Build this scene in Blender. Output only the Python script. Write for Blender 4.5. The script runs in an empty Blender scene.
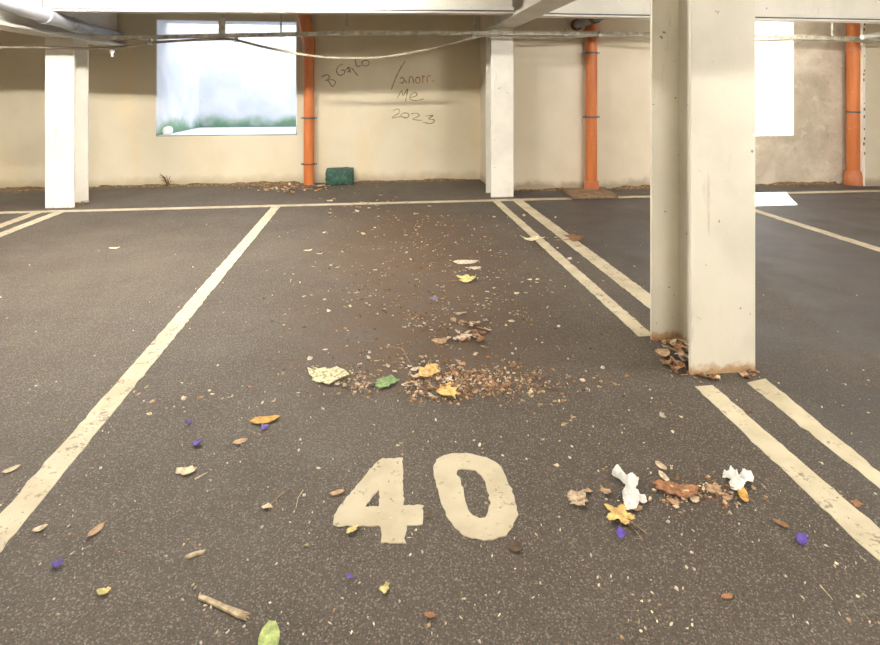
import bpy, bmesh, math, random
from mathutils import Vector, noise
PI = math.pi
SC = bpy.context.scene
COL = SC.collection
random.seed(40)

# ------------------------------------------------------------------ camera
H = 1.25; A = 0.1216; F = 540.0
CA, SA = math.cos(A), math.sin(A)
def ray(x, y):
    u = (x-440)/F; v = (91-y)/F
    return Vector((SA+u*CA, CA-u*SA, v))
def G(x, y, z=0.0):
    d = ray(x, y); t = (z-H)/d.z
    return Vector((d.x*t, d.y*t, z))
def PY(x, y, Y):
    d = ray(x, y); t = Y/d.y
    return Vector((d.x*t, Y, H+d.z*t))
def pxm(y):                      # metres per pixel on the ground seen at row y
    return H/(y-91)
cam = bpy.data.cameras.new('camera'); co = bpy.data.objects.new('camera', cam); COL.objects.link(co)
co.location = (0, 0, H); co.rotation_euler = (PI/2, 0, -A)
cam.sensor_fit = 'HORIZONTAL'; cam.sensor_width = 36; cam.lens = F/880*36
cam.shift_y = -(322.5-91)/880; cam.clip_start = 0.05; cam.clip_end = 200
SC.camera = co
SC.view_settings.view_transform = 'Standard'; SC.view_settings.look = 'None'
SC.view_settings.gamma = 1; SC.view_settings.use_curve_mapping = False
SC.view_settings.exposure = 0.35

# ------------------------------------------------------------------ materials
def lin(c):
    f = lambda s: s/12.92 if s <= .04045 else ((s+.055)/1.055)**2.4
    return tuple(f(v/255) for v in c[:3]) + (1,)
class NT:
    def __init__(s, name):
        s.m = bpy.data.materials.new(name); s.m.use_nodes = True
        s.t = s.m.node_tree; s.n = s.t.nodes; s.b = s.n['Principled BSDF']
        g = s.n.new('ShaderNodeNewGeometry'); s.pos = g.outputs['Position']; s.nor = g.outputs['Normal']
    def link(s, a, b): s.t.links.new(a, b)
    def put(s, sock, v):
        if hasattr(v, 'is_output'): s.link(v, sock)
        elif isinstance(v, tuple) and len(v) == 3 and sock.type == 'RGBA': sock.default_value = v+(1,)
        else: sock.default_value = v
    def scale(s, v, sc):
        n = s.n.new('ShaderNodeVectorMath'); n.operation = 'MULTIPLY'
        s.put(n.inputs[0], v); n.inputs[1].default_value = sc; return n.outputs[0]
    def noise(s, sc, det=3, rough=.55, vec=None, dist=0):
        n = s.n.new('ShaderNodeTexNoise'); n.inputs['Scale'].default_value = sc
        n.inputs['Detail'].default_value = det; n.inputs['Roughness'].default_value = rough
        n.inputs['Distortion'].default_value = dist
        s.link(vec if vec is not None else s.pos, n.inputs['Vector']); return n.outputs['Fac']
    def voro(s, sc, out='Distance', vec=None):
        n = s.n.new('ShaderNodeTexVoronoi'); n.inputs['Scale'].default_value = sc
        s.link(vec if vec is not None else s.pos, n.inputs['Vector']); return n.outputs[out]
    def math(s, op, a, b=0.0, clamp=False):
        n = s.n.new('ShaderNodeMath'); n.operation = op; n.use_clamp = clamp
        s.put(n.inputs[0], a); s.put(n.inputs[1], b); return n.outputs[0]
    def ss(s, v, a, b):          # smooth 0..1 while v goes a..b
        n = s.n.new('ShaderNodeMapRange'); n.interpolation_type = 'SMOOTHSTEP'
        s.put(n.inputs['Value'], v); n.inputs['From Min'].default_value = min(a, b); n.inputs['From Max'].default_value = max(a, b)
        if a > b: n.inputs['To Min'].default_value = 1; n.inputs['To Max'].default_value = 0
        return n.outputs['Result']
    def mix(s, f, a, b):
        n = s.n.new('ShaderNodeMix'); n.data_type = 'RGBA'
        s.put(n.inputs['Factor'], f); s.put(n.inputs['A'] if 0 else n.inputs[6], a); s.put(n.inputs[7], b)
        return n.outputs[2]
    def xyz(s):
        n = s.n.new('ShaderNodeSeparateXYZ'); s.link(s.pos, n.inputs[0]); return n.outputs
    def bump(s, h, strength, dist=.01):
        n = s.n.new('ShaderNodeBump'); n.inputs['Strength'].default_value = strength
        n.inputs['Distance'].default_value = dist; s.link(h, n.inputs['Height']); s.link(n.outputs[0], s.b.inputs['Normal'])
    def done(s, col, rough=.7, metal=0.0, spec=.5):
        s.put(s.b.inputs['Base Color'], col); s.put(s.b.inputs['Roughness'], rough)
        s.b.inputs['Metallic'].default_value = metal; s.b.inputs['Specular IOR Level'].default_value = spec
        return s.m

def simple(name, c, rough=.7, var=.15, sc=30, bump=0.0, metal=0.0, spec=.4):
    k = NT(name); n = k.noise(sc, 4)
    a = lin(tuple(v*(1-var) for v in c)); b = lin(tuple(min(255, v*(1+var)) for v in c))
    if bump: k.bump(n, bump, .004)
    return k.done(k.mix(k.ss(n, .3, .7), a, b), rough, metal, spec)

def asphalt_mat():
    k = NT('asphalt'); X, Y, Z = k.xyz()
    big = k.noise(.9, 5, .6); mid = k.noise(5, 5, .65); fine = k.noise(150, 3, .7); grit = k.voro(270, 'Color')
    sep = k.n.new('ShaderNodeSeparateColor'); k.link(grit, sep.inputs[0]); stone = sep.outputs[0]
    c = k.mix(k.ss(big, .32, .68), lin((75, 67, 59)), lin((91, 82, 73)))
    c = k.mix(k.math('MULTIPLY', k.ss(mid, .45, .75), .3), c, lin((104, 95, 84)))
    c = k.mix(k.math('MULTIPLY', k.ss(fine, .52, .36), .75), c, lin((46, 41, 36)))
    c = k.mix(k.math('MULTIPLY', k.ss(stone, .76, .98), .46), c, lin((160, 149, 134)))
    c = k.mix(k.math('MULTIPLY', k.ss(stone, .16, .04), .4), c, lin((62, 55, 48)))
    # leaf-mould stain worn into the middle of the bay
    wob = k.noise(1.6, 4, .6)
    d = k.math('ABSOLUTE', k.math('ADD', k.math('SUBTRACT', X, .28), k.math('MULTIPLY', k.math('SUBTRACT', wob, .5), 1.2)))
    m = k.math('MULTIPLY', k.ss(d, 1.05, .1), k.math('MULTIPLY', k.ss(Y, 2.1, 2.6), k.ss(Y, 6.3, 5.2)))
    m = k.math('MULTIPLY', m, k.ss(k.noise(7, 6, .75), .30, .60))
    c = k.mix(k.math('MULTIPLY', m, .75), c, lin((88, 66, 46)))
    # damp asphalt on the right, tinted bluish to paint in the daylight reflection
    dm = k.math('MULTIPLY', k.ss(X, 1.2, 2.1), k.ss(k.noise(1.1, 4), .25, .55))
    c = k.mix(k.math('MULTIPLY', dm, .65), c, lin((62, 61, 65)))
    k.bump(k.math('ADD', k.math('MULTIPLY', fine, 1.0), k.math('MULTIPLY', stone, .4)),   .6, .004)
    r = k.math('SUBTRACT', k.math('ADD', .62, k.math('MULTIPLY', k.noise(3, 4), .25)), k.math('MULTIPLY', dm, .26))
    return k.done(c, r, 0, .45)

def paint_mat():
    k = NT('road_paint'); w = k.noise(14, 6, .75); w2 = k.noise(70, 4, .7); big = k.noise(1.3, 3)
    c = k.mix(k.ss(k.noise(6, 4), .35, .7), lin((206, 195, 170)), lin((186, 174, 148)))
    wear = k.math('ADD', k.math('MULTIPLY', w, .6), k.math('MULTIPLY', w2, .4))
    wear = k.math('SUBTRACT', wear, k.math('MULTIPLY', k.math('SUBTRACT', big, .5), .25))
    c = k.mix(k.math('MULTIPLY', k.ss(wear, .455, .38), .75), c, lin((112, 102, 88)))
    k.bump(k.noise(120, 3), .35, .004)
    return k.done(c, .7, 0, .3)

def wall_mat():
    k = NT('cream_wall_paint'); X, Y, Z = k.xyz()
    c = k.mix(k.ss(k.noise(.8, 4), .35, .65), lin((208, 197, 172)), lin((219, 209, 186)))
    st = k.scale(k.pos, (3.0, 3.0, .5))
    c = k.mix(k.math('MULTIPLY', k.ss(k.noise(1.4, 4, .6, st), .52, .75), .4), c, lin((222, 198, 156)))
    c = k.mix(k.math('MULTIPLY', k.ss(k.noise(40, 3, .6), .72, .78), .6), c, lin((120, 108, 88)))
    base = k.math('ADD', Z, k.math('MULTIPLY', k.math('SUBTRACT', k.noise(6, 4), .5), .16))
    c = k.mix(k.math('MULTIPLY', k.ss(base, .16, .0), .55), c, lin((150, 132, 100)))
    k.bump(k.noise(18, 5, .6), .25, .01)
    return k.done(c, .8, 0, .25)

def grey_cream_mat():
    k = NT('pale_wall_paint'); X, Y, Z = k.xyz()
    c = k.mix(k.ss(k.noise(.9, 4), .35, .65), lin((214, 203, 182)), lin((226, 216, 198)))
    base = k.math('ADD', Z, k.math('MULTIPLY', k.math('SUBTRACT', k.noise(5, 4), .5), .2))
    c = k.mix(k.math('MULTIPLY', k.ss(base, .14, .04), .7), c, lin((150, 134, 112)))
    c = k.mix(k.math('MULTIPLY', k.ss(k.noise(34, 3, .6), .73, .78), .5), c, lin((130, 116, 96)))
    k.bump(k.noise(14, 5, .6), .25, .01)
    return k.done(c, .8, 0, .25)

def concrete_mat():
    k = NT('rough_concrete')
    n = k.noise(2.2, 7, .68, None, .6); n2 = k.noise(7, 6, .7, None, .8)
    c = k.mix(k.ss(n, .3, .7), lin((196, 184, 166)), lin((224, 214, 198)))
    c = k.mix(k.math('MULTIPLY', k.ss(n2, .58, .68), .7), c, lin((236, 228, 214)))
    c = k.mix(k.math('MULTIPLY', k.ss(n2, .42, .3), .6), c, lin((158, 145, 126)))
    k.bump(n2, .7, .02)
    return k.done(c, .9, 0, .2)

def well_mat():
    k = NT('light_well_paint'); X, Y, Z = k.xyz()
    c = k.mix(k.ss(k.noise(2.5, 5), .3, .7), lin((214, 220, 226)), lin((232, 234, 238)))
    zz = k.math('ADD', Z, k.math('MULTIPLY', k.math('SUBTRACT', k.noise(2.2, 4), .5), .35))
    nz = k.n.new('ShaderNodeSeparateXYZ'); k.link(k.nor, nz.inputs[0]); up = k.ss(nz.outputs[2], .7, .3)
    c = k.mix(k.math('MULTIPLY', k.math('MULTIPLY', k.ss(zz, .90, .70), k.ss(k.noise(1.3, 3), .3, .5)), k.math('MULTIPLY', up, .85)), c, lin((76, 134, 78)))
    c = k.mix(k.math('MULTIPLY', k.ss(Z, .70, .66), k.math('MULTIPLY', up, .6)), c, lin((110, 128, 124)))
    c = k.mix(k.math('MULTIPLY', k.ss(k.noise(5, 5), .64, .74), .2), c, lin((170, 190, 186)))
    return k.done(c, .8, 0, .2)

def steel_paint(name, c, rust_top=.055, stain=.5):
    k = NT(name); X, Y, Z = k.xyz()
    a = lin(c); b = lin(tuple(v*.94 for v in c))
    col = k.mix(k.ss(k.noise(3, 4), .3, .7), a, b)
    v = k.scale(k.pos, (14, 14, 2.2))
    col = k.mix(k.math('MULTIPLY', k.ss(k.noise(1.2, 5, .65, v), .60, .74), stain), col, lin((190, 172, 140)))
    col = k.mix(k.math('MULTIPLY', k.ss(k.noise(26, 3, .55), .705, .74), .8), col, lin((120, 92, 68)))
    zz = k.math('ADD', Z, k.math('MULTIPLY', k.math('SUBTRACT', k.noise(28, 4, .7), .5), .09))
    if rust_top:
        col = k.mix(k.math('MULTIPLY', k.ss(zz, rust_top, rust_top-.045), .8), col, k.mix(k.noise(60, 3), lin((150, 96, 44)), lin((206, 160, 92))))
    k.bump(k.noise(40, 4), .15, .004)
    return k.done(col, .5, 0, .45)

def orange_mat(name='orange_plastic', c=(204, 112, 58), c2=(186, 96, 52)):
    k = NT(name); v = k.scale(k.pos, (6, 6, .8))
    col = k.mix(k.ss(k.noise(1.5, 4, .6, v), .35, .7), lin(c), lin(c2))
    col = k.mix(k.math('MULTIPLY', k.ss(k.noise(12, 5), .6, .72), .4), col, lin((216, 160, 120)))
    return k.done(col, .45, 0, .5)

M = {}
M['asphalt'] = asphalt_mat(); M['paint'] = paint_mat(); M['wall'] = wall_mat(); M['wall2'] = grey_cream_mat()
M['concrete'] = concrete_mat(); M['well'] = well_mat()
M['column'] = steel_paint('cream_column_paint', (234, 229, 214))
M['white_column'] = steel_paint('white_column_paint', (240, 236, 226), .02, .25)
M['beam'] = steel_paint('white_beam_paint', (226, 222, 212), 0, .25)
M['orange'] = orange_mat(c=(204, 120, 62), c2=(188, 104, 54)); M['orange_pale'] = orange_mat('weathered_orange_plastic', (200, 126, 84), (182, 104, 64))
M['grey_pipe'] = simple('grey_plastic', (150, 152, 156), .4, .06, 8, spec=.5)
M['pale_pipe'] = simple('pale_grey_plastic', (150, 152, 158), .35, .05, 8, spec=.5)
M['dark_grey'] = simple('dark_grey_plastic', (86, 86, 90), .5, .1, 10)
M['galv'] = simple('galvanised_steel', (190, 186, 174), .45, .15, 12, metal=.1)
M['cable'] = simple('grey_cable', (156, 146, 128), .6, .1, 10)
M['pale_cable'] = simple('pale_cable', (178, 168, 150), .6, .1, 10)
M['black'] = simple('dark_rubber', (52, 46, 40), .7, .1)
M['ceiling'] = simple('ceiling_concrete', (190, 184, 172), .9, .06, 4)
M['white_enamel'] = simple('white_enamel', (232, 232, 228), .4, .03)
M['rust'] = simple('rusty_metal', (116, 74, 46), .8, .3, 40, .3)
M['slab'] = simple('damp_brown_concrete', (132, 110, 88), .8, .15, 14, .5)
M['soil'] = simple('leaf_soil', (120, 100, 76), .95, .35, 30, .8)
M['green_cloth'] = simple('green_woven_plastic', (46, 78, 66), .6, .25, 16, .4)
M['tissue'] = simple('white_tissue', (238, 236, 232), .9, .03, 30, .3)
M['graffiti'] = simple('faded_marker', (142, 132, 108), .8, .25, 25)
M['graffiti_red'] = simple('faded_brown_marker', (160, 128, 100), .8, .25, 25)
LEAF = {'beige': simple('beige_leaf', (172, 152, 128), .8, .3, 80, .5), 'mottled': simple('mottled_leaf', (204, 190, 152), .8, .3, 70, .5)}
for nm, c in dict(straw=(204, 184, 154), tan=(170, 140, 110), brown=(130, 96, 66), rust=(150, 106, 74), yellow=(214, 178, 112), ochre=(206, 158, 86),
                  green=(124, 150, 98), palegreen=(176, 190, 122), cream=(226, 216, 186), lemon=(210, 194, 130), purple=(92, 74, 156), grey=(168, 156, 144), dark=(88, 72, 56),
                  bluegrey=(112, 112, 136), pinkgrey=(206, 190, 176), twig=(156, 130, 102), wood=(178, 160, 132)).items():
    LEAF[nm] = simple('leaf_'+nm if nm not in ('wood', 'twig') else 'bare_'+nm, c, .75, .16, 60, .3)
def tube_mat(name, st):
    tub = NT(name); e = tub.n.new('ShaderNodeEmission')
    e.inputs[0].default_value = (1, .95, .865, 1); e.inputs[1].default_value = st
    tub.link(e.outputs[0], tub.n['Material Output'].inputs[0]); return tub.m
M['tube'] = tube_mat('lit_tube', 90); M['tube_fill'] = tube_mat('wall_fill_tube', 60); M['tube_bright'] = tube_mat('bright_lit_tube', 570); M['tube_rear'] = tube_mat('rear_lit_tube', 820); M['tube_low'] = tube_mat('faint_lit_tube', 36); M['tube_side'] = tube_mat('side_lit_tube', 430)

# ------------------------------------------------------------------ mesh helpers
def V(*a): return Vector(a)
def box(bm, lo, hi):
    vs = [bm.verts.new((x, y, z)) for x in (lo[0], hi[0]) for y in (lo[1], hi[1]) for z in (lo[2], hi[2])]
    for f in ((0, 1, 3, 2), (4, 6, 7, 5), (0, 4, 5, 1), (2, 3, 7, 6), (0, 2, 6, 4), (1, 5, 7, 3)): bm.faces.new([vs[i] for i in f])
def tube(bm, pts, r, n=14, caps=True, rs=None):
    pts = [Vector(p) for p in pts]; rings = []; up = None
    for i, p in enumerate(pts):
        t = ((pts[min(i+1, len(pts)-1)]-p).normalized() + (p-pts[max(i-1, 0)]).normalized()).normalized()
        if up is None:
            up = t.orthogonal().normalized()
        up = (up - t*up.dot(t)).normalized(); s = t.cross(up)
        rr = rs[i] if rs else r
        rings.append([bm.verts.new(p + (up*math.cos(2*PI*k/n) + s*math.sin(2*PI*k/n))*rr) for k in range(n)])
    for a, b in zip(rings, rings[1:]):
        for k in range(n): bm.faces.new((a[k], a[(k+1) % n], b[(k+1) % n], b[k]))
    if caps: bm.faces.new(rings[0][::-1]); bm.faces.new(rings[-1])
def prism(bm, outer, z0, z1, holes=()):
    edges = []
    for lp in [outer]+list(holes):
        vs = [bm.verts.new((p[0], p[1], z1)) for p in lp]
        edges += [bm.edges.new((vs[i], vs[(i+1) % len(vs)])) for i in range(len(vs))]
    r = bmesh.ops.triangle_fill(bm, edges=edges, use_beauty=True)
    fs = [g for g in r['geom'] if isinstance(g, bmesh.types.BMFace)]
    ex = bmesh.ops.extrude_face_region(bm, geom=fs)
    for g in ex['geom']:
        if isinstance(g, bmesh.types.BMVert): g.co.z = z0
def obj(name, bm, mat, parent=None, smooth=False, bevel=0, world=False):
    bmesh.ops.recalc_face_normals(bm, faces=bm.faces[:])
    me = bpy.data.meshes.new(name); bm.to_mesh(me); bm.free()
    for m in (mat if isinstance(mat, list) else [mat]): me.materials.append(m)
    if smooth:
        for p in me.polygons: p.use_smooth = True
        if smooth == 'auto': me.set_sharp_from_angle(angle=math.radians(40))
    o = bpy.data.objects.new(name, me); COL.objects.link(o)
    if parent is not None:
        o.parent = parent
        o.matrix_parent_inverse = parent.matrix_basis.inverted()
    if bevel:
        b = o.modifiers.new('bevel', 'BEVEL'); b.width = bevel; b.segments = 2; b.limit_method = 'ANGLE'
    return o
def tag(o, label, cat, group=None):
    o['label'] = label; o['category'] = cat
    if group: o['group'] = group
    return o
def struct(o): o['kind'] = 'structure'; return o
def thing(name, label, cat, loc, group=None):
    o = bpy.data.objects.new(name, None); COL.objects.link(o); o.location = loc; o.empty_display_size = .1
    return tag(o, label, cat, group)
def nb(): return bmesh.new()
def boxo(name, lo, hi, mat, parent=None, bevel=0):
    b = nb(); box(b, lo, hi); return obj(name, b, mat, parent, bevel=bevel)

# ------------------------------------------------------------------ room shell
ZC = 2.36                                            # ceiling height
XL, XR, YB = -7.0, 7.6, -5.0
YW1, YW2 = 7.5, 6.6                                  # left-bay and right-bay back wall faces
XS = 1.49                                            # where the wall steps forward
floor = struct(boxo('floor', (XL-.3, YB-.3, -.2), (XR+.3, 7.9, 0), M['asphalt']))
b = nb(); box(b, (XL-.3, YB-.3, ZC), (XS, 7.85, ZC+.25)); box(b, (XS, YB-.3, ZC), (XR+.3, 6.95, ZC+.25)); struct(obj('ceiling', b, M['ceiling']))
struct(boxo('wall_left', (XL-.3, YB-.3, 0), (XL, 7.85, ZC), M['wall']))
struct(boxo('wall_right', (XR, YB-.3, 0), (XR+.3, 6.95, ZC), M['wall2']))
struct(boxo('wall_rear', (XL, YB-.3, 0), (XR, YB, ZC), M['wall']))
wa = PY(156, 137, YW1); wb = PY(297, 134.5, YW1)
WX0, WX1, WZ0 = wa.x, wb.x, (wa.z+wb.z)/2
WZ1 = PY(230, 23.5, YW1+.35).z
b = nb(); T = .35
box(b, (XL, YW1, 0), (WX0, YW1+T, ZC)); box(b, (WX1, YW1, 0), (XS, YW1+T, ZC))
box(b, (WX0, YW1, 0), (WX1, YW1+T, WZ0)); box(b, (WX0, YW1, WZ1), (WX1, YW1+T, ZC))
wall1 = struct(obj('wall_back_left', b, M['wall']))
# right bay: painted stretch then bare concrete around the second opening
r0 = PY(702, 136, YW2).x; rw = PY(794, 136, YW2); RX1, RZ0, RZ1 = rw.x, rw.z, 2.3
XJ = PY(728, 100, YW2).x
b = nb(); T2 = .35
box(b, (XS, YW2, 0), (r0, YW1+T, ZC)); box(b, (r0, YW2, 0), (XJ, YW2+T2, RZ0)); box(b, (r0, YW2, RZ1), (XJ, YW2+T2, ZC))
wall2 = struct(obj('wall_back_middle', b, M['wall2']))
b = nb()
box(b, (XJ, YW2, 0), (RX1, YW2+T2, RZ0)); box(b, (XJ, YW2, RZ1), (RX1, YW2+T2, ZC)); box(b, (RX1, YW2, 0), (XR, YW2+T2, ZC))
wall3 = struct(obj('wall_back_right', b, M['concrete']))
# light wells outside the two openings
def well(name, x0, x1, y0, y1, z0, top, m):
    b = nb()
    box(b, (x0-.15, y0, z0-.2), (x1+.15, y1+.15, z0-.004)); box(b, (x0-.15, y0, z0-.004), (x0, y1+.15, top)); box(b, (x1, y0, z0-.004), (x1+.15, y1+.15, top))
    box(b, (x0, y1, z0-.004), (x1, y1+.15, top))
    return struct(obj(name, b, m))
well('wall_light_well_left', WX0-.005, WX1+1.0, YW1+T, 9.3, WZ0, 4.6, M['well'])
well('wall_light_well_right', r0-.5, RX1+1.2, YW2+T2, 8.6, RZ0, 2.6, simple('white_render', (236, 236, 234), .9, .02))
boxo('unseen_sun_blocker', (r0-.5, YW2+T2, 2.36), (RX1+1.2, YW2+T2+.28, 2.44), M['ceiling'])['kind'] = 'structure'  # slab added out of view to cut the sun patch short
def liner(name, x0, x1, y0, y1, z0, z1, m, sill=True):
    b = nb(); e_ = .012
    box(b, (x0, y0, z0), (x0+e_, y1, z1)); box(b, (x1-e_, y0, z0), (x1, y1, z1)); box(b, (x0+e_, y0, z0), (x1-e_, y1, z0+e_)); box(b, (x0+e_, y0, z1-e_), (x1-e_, y1, z1))
    return struct(obj(name, b, m))
liner('trim_1', WX0, WX1, YW1-.002, YW1+T, WZ0, WZ1, M['well'])
liner('trim_2', r0, RX1, YW2-.002, YW2+T2, RZ0, RZ1, bpy.data.materials['white_render'])
# small stone lying in the corner of the left opening
# pier with pitted edge at the right
px0 = PY(863.5, 100, 6.35).x
pier = thing('wall_pier', 'pale painted wall pier with a pitted edge right of the last orange pipe', 'pier', (px0+.4, 6.45, 0))
b = nb(); box(b, (px0+.035, 6.35, 0), (XR, 6.6, ZC)); obj('pier_face', b, M['wall2'], pier)
b = nb(); box(b, (px0, 6.36, 0), (px0+.035, 6.6, ZC)); obj('pier_edge', b, M['white_column'], pier)
random.seed(3)
for i in range(16):
    z = .3+1.9*random.random(); x = px0+.014+random.random()*.014; r = .006+.014*random.random()
    pts = [V(x+min(r, .013)*math.cos(a)*random.uniform(.5, 1), 6.3575, z+r*1.6*math.sin(a)*random.uniform(.6, 1)) for a in [k*PI/4 for k in range(8)]]
    b = nb(); f = b.faces.new([b.verts.new(p) for p in pts])
    ex = bmesh.ops.extrude_face_region(b, geom=[f]); [setattr(v.co, 'y', 6.3602) for v in ex['geom'] if isinstance(v, bmesh.types.BMVert)]
    obj('edge_pit', b, M['rust'], pier)

# ------------------------------------------------------------------ painted lines (parts of the floor)
def lineX(px, py): return H*CA*(px-374)/(py-91)
def strip(pts_l, pts_r, label, seed=0):
    random.seed(seed); L, R = [], []
    for i in range(len(pts_l)-1):
        n = max(2, int((pts_l[i+1]-pts_l[i]).length/.03))
        for k in range(n):
            t = k/n; jl = random.gauss(0, .0022); jr = random.gauss(0, .0022)
            a = pts_l[i].lerp(pts_l[i+1], t); c = pts_r[i].lerp(pts_r[i+1], t); w = (c-a).normalized()
            L.append(a+w*jl); R.append(c+w*jr)
    L.append(pts_l[-1]); R.append(pts_r[-1])
    bm = nb(); T_ = [[bm.verts.new((p.x, p.y, z)) for p in S] for S in (L, R) for z in (0.0, .0025)]
    l0, l1, r0_, r1 = T_
    for i in range(len(L)-1):
        bm.faces.new((l1[i], l1[i+1], r1[i+1], r1[i])); bm.faces.new((l0[i], l0[i+1], l1[i+1], l1[i])); bm.faces.new((r0_[i], r1[i], r1[i+1], r0_[i+1]))
    bm.faces.new((l0[0], l1[0], r1[0], r0_[0])); bm.faces.new((l0[-1], r0_[-1], r1[-1], l1[-1]))
    o = obj('painted_line', bm, M['paint'], floor); o['label'] = label; return o
def ystrip(xl, xr, y0, y1, label, seed): return strip([V(xl, y0, 0), V(xl, y1, 0)], [V(xr, y0, 0), V(xr, y1, 0)], label, seed)
YL = 6.05; YE = YL-.0505
ystrip(lineX(0, 515), lineX(0, 552.5), .7, YE, 'cream painted line along the left side of bay 40', 1)
xa, xb = lineX(697, 388.5), lineX(713, 386.5); xc, xd = lineX(749, 381), lineX(765, 379)
xa2, xb2 = lineX(634.5, 335), lineX(650.5, 334)
xcol0 = lineX(690, 375)
def two(p, q, y0=.6):
    a, c = G(*p), G(*q); e_ = a+(c-a)*((y0-a.y)/(c.y-a.y)); return [e_, a]
strip(two((695, 387), (872, 554.5)), two((712.5, 385.5), (869, 520)), 'painted line of the right-hand pair in front of the near column, left one', 2)
strip(two((747, 383), (880, 489)), two((765.5, 379), (880, 472.7)), 'painted line of the right-hand pair in front of the near column, right one', 3)
q_ = G(866, 523); q2 = G(872, 545)
strip([V(q_.x+.05, q_.y, 0), V(q_.x+1.6, q_.y, 0)], [V(q_.x+.07, q2.y, 0), V(q_.x+1.6, q2.y, 0)], 'end of a painted cross line at the right edge of the view', 10)
ystrip((xa+xa2)/2, (xb+xb2)/2, G(642, 336.5).y, YE, 'painted line of the pair behind the near column, left one', 4)
xe, xf = lineX(652, 306.5), lineX(652, 297)
xe, xf = lineX(651, 310), lineX(651, 295)
ystrip(xe, xf, G(651, 320).y, YE, 'painted line of the pair behind the near column, right one', 5)
xg = lineX(880, 250)
ystrip(xg-.05, xg+.05, .6, YE, 'painted line to the right of the near column', 6)
x1, x2 = lineX(0, 226), lineX(0, 235)
ystrip(x1-.05, x1+.05, 1.0, YE, 'painted line of the pair below the left column, outer one', 7)
ystrip(x2-.05, x2+.05, 1.0, YE, 'painted line of the pair below the left column, inner one', 8)
bl = [V(XL+.2, YL, 0), V(6.4, YL, 0)]
strip([p+V(0, .05, 0) for p in bl], [p-V(0, .05, 0) for p in bl], 'long painted line along the heads of the bays', 9)
# bay number
def zp(pts): return [G(300+x/3.667, 430+y/3.667) for x, y in pts]
def rough(pts, seed, amp=.002, step=.012):
    random.seed(seed); out = []
    for i, p in enumerate(pts):
        q = pts[(i+1) % len(pts)]; n = max(1, int((q-p).length/step))
        for k in range(n):
            c = p.lerp(q, k/n); out.append(V(c.x+random.gauss(0, amp), c.y+random.gauss(0, amp), 0))
    return out
def smooth_loop(pts, n=4):
    out = []; m = len(pts)
    for i in range(m):
        p0, p1, p2, p3 = pts[i-1], pts[i], pts[(i+1) % m], pts[(i+2) % m]
        for k in range(n):
            t = k/n
            out.append(.5*((2*p1)+(p2-p0)*t+(2*p0-5*p1+4*p2-p3)*t*t+(3*p1-p0-3*p2+p3)*t**3))
    return out
o4 = zp([(300, 108), (376, 103), (379, 277), (450, 278), (451, 350), (388, 353), (389, 415), (296, 417), (297, 355), (121, 353), (124, 316), (146, 280), (180, 240), (222, 190), (262, 140)])
h4 = zp([(234, 284), (262, 252), (291, 222), (290, 284)])
bm = nb(); prism(bm, rough(o4, 1), 0, .003, [rough(h4, 2)])
o = obj('painted_number', bm, M['paint'], floor); o['label'] = 'worn painted digit 4 of the bay number'
o0 = smooth_loop(zp([(490, 152), (500, 112), (540, 91), (610, 87), (686, 103), (736, 138), (764, 190), (780, 240), (795, 295), (786, 345), (750, 387), (690, 407), (630, 399), (582, 372), (545, 330), (520, 270), (502, 205)]))
h0 = smooth_loop(zp([(577, 152), (610, 145), (652, 158), (679, 190), (690, 240), (695, 282), (676, 325), (642, 319), (614, 290), (600, 235), (588, 190)]))
bm = nb(); prism(bm, rough(o0, 3), 0, .003, [rough(h0, 4)])
o = obj('painted_number', bm, M['paint'], floor); o['label'] = 'worn painted digit 0 of the bay number'

# ------------------------------------------------------------------ graffiti (parts of the wall)
def gp(x, y): return PY(300+x/5.5, 50+y/5.5, YW1)
def strokes(name, polys, w, mat, label):
    bm = nb()
    for poly in polys:
        pts = [gp(*p) for p in poly]
        if len(pts) > 2:
            sm = []
            for i in range(len(pts)-1):
                p0 = pts[max(i-1, 0)]; p1 = pts[i]; p2 = pts[i+1]; p3 = pts[min(i+2, len(pts)-1)]
                for k in range(5):
                    t = k/5; sm.append(.5*((2*p1)+(p2-p0)*t+(2*p0-5*p1+4*p2-p3)*t*t+(3*p1-p0-3*p2+p3)*t**3))
            pts = sm+[pts[-1]]
        prev = None
        for i, p in enumerate(pts):
            t = (pts[min(i+1, len(pts)-1)]-pts[max(i-1, 0)]); t = t.normalized() if t.length else V(1, 0, 0)
            n = V(-t.z, 0, t.x)*w*.5
            q = [bm.verts.new((p.x+.95*s*n.x, YW1-yy, p.z+.95*s*n.z)) for s in (-1, 1) for yy in (.0, .002)]
            if prev:
                bm.faces.new((prev[1], q[1], q[3], prev[3])); bm.faces.new((prev[0], q[0], q[1], prev[1])); bm.faces.new((prev[2], prev[3], q[3], q[2]))
            prev = q
    o = obj(name, bm, mat, wall1); o['label'] = label
def circ(cx, cy, rx, ry): return [(cx+rx*math.cos(a), cy+ry*math.sin(a)) for a in [k*2*PI/10+.5 for k in range(11)]]
strokes('graffiti', [[(118, 148), (148, 136), (163, 150), (150, 164), (140, 168)], [(140, 168), (178, 163), (196, 178), (180, 201), (166, 185), (150, 160)],
    [(238, 78), (215, 86), (200, 112), (214, 138), (240, 132), (246, 112), (226, 112)], [(250, 112), (270, 96), (276, 112), (258, 122)], [(262, 92), (278, 124)],
    [(284, 98), (318, 142)], [(302, 38), (312, 88), (338, 84)], circ(360, 72, 20, 16)], .016, M['graffiti'], 'scrawled tag BGC/LO in faded grey marker')
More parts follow.
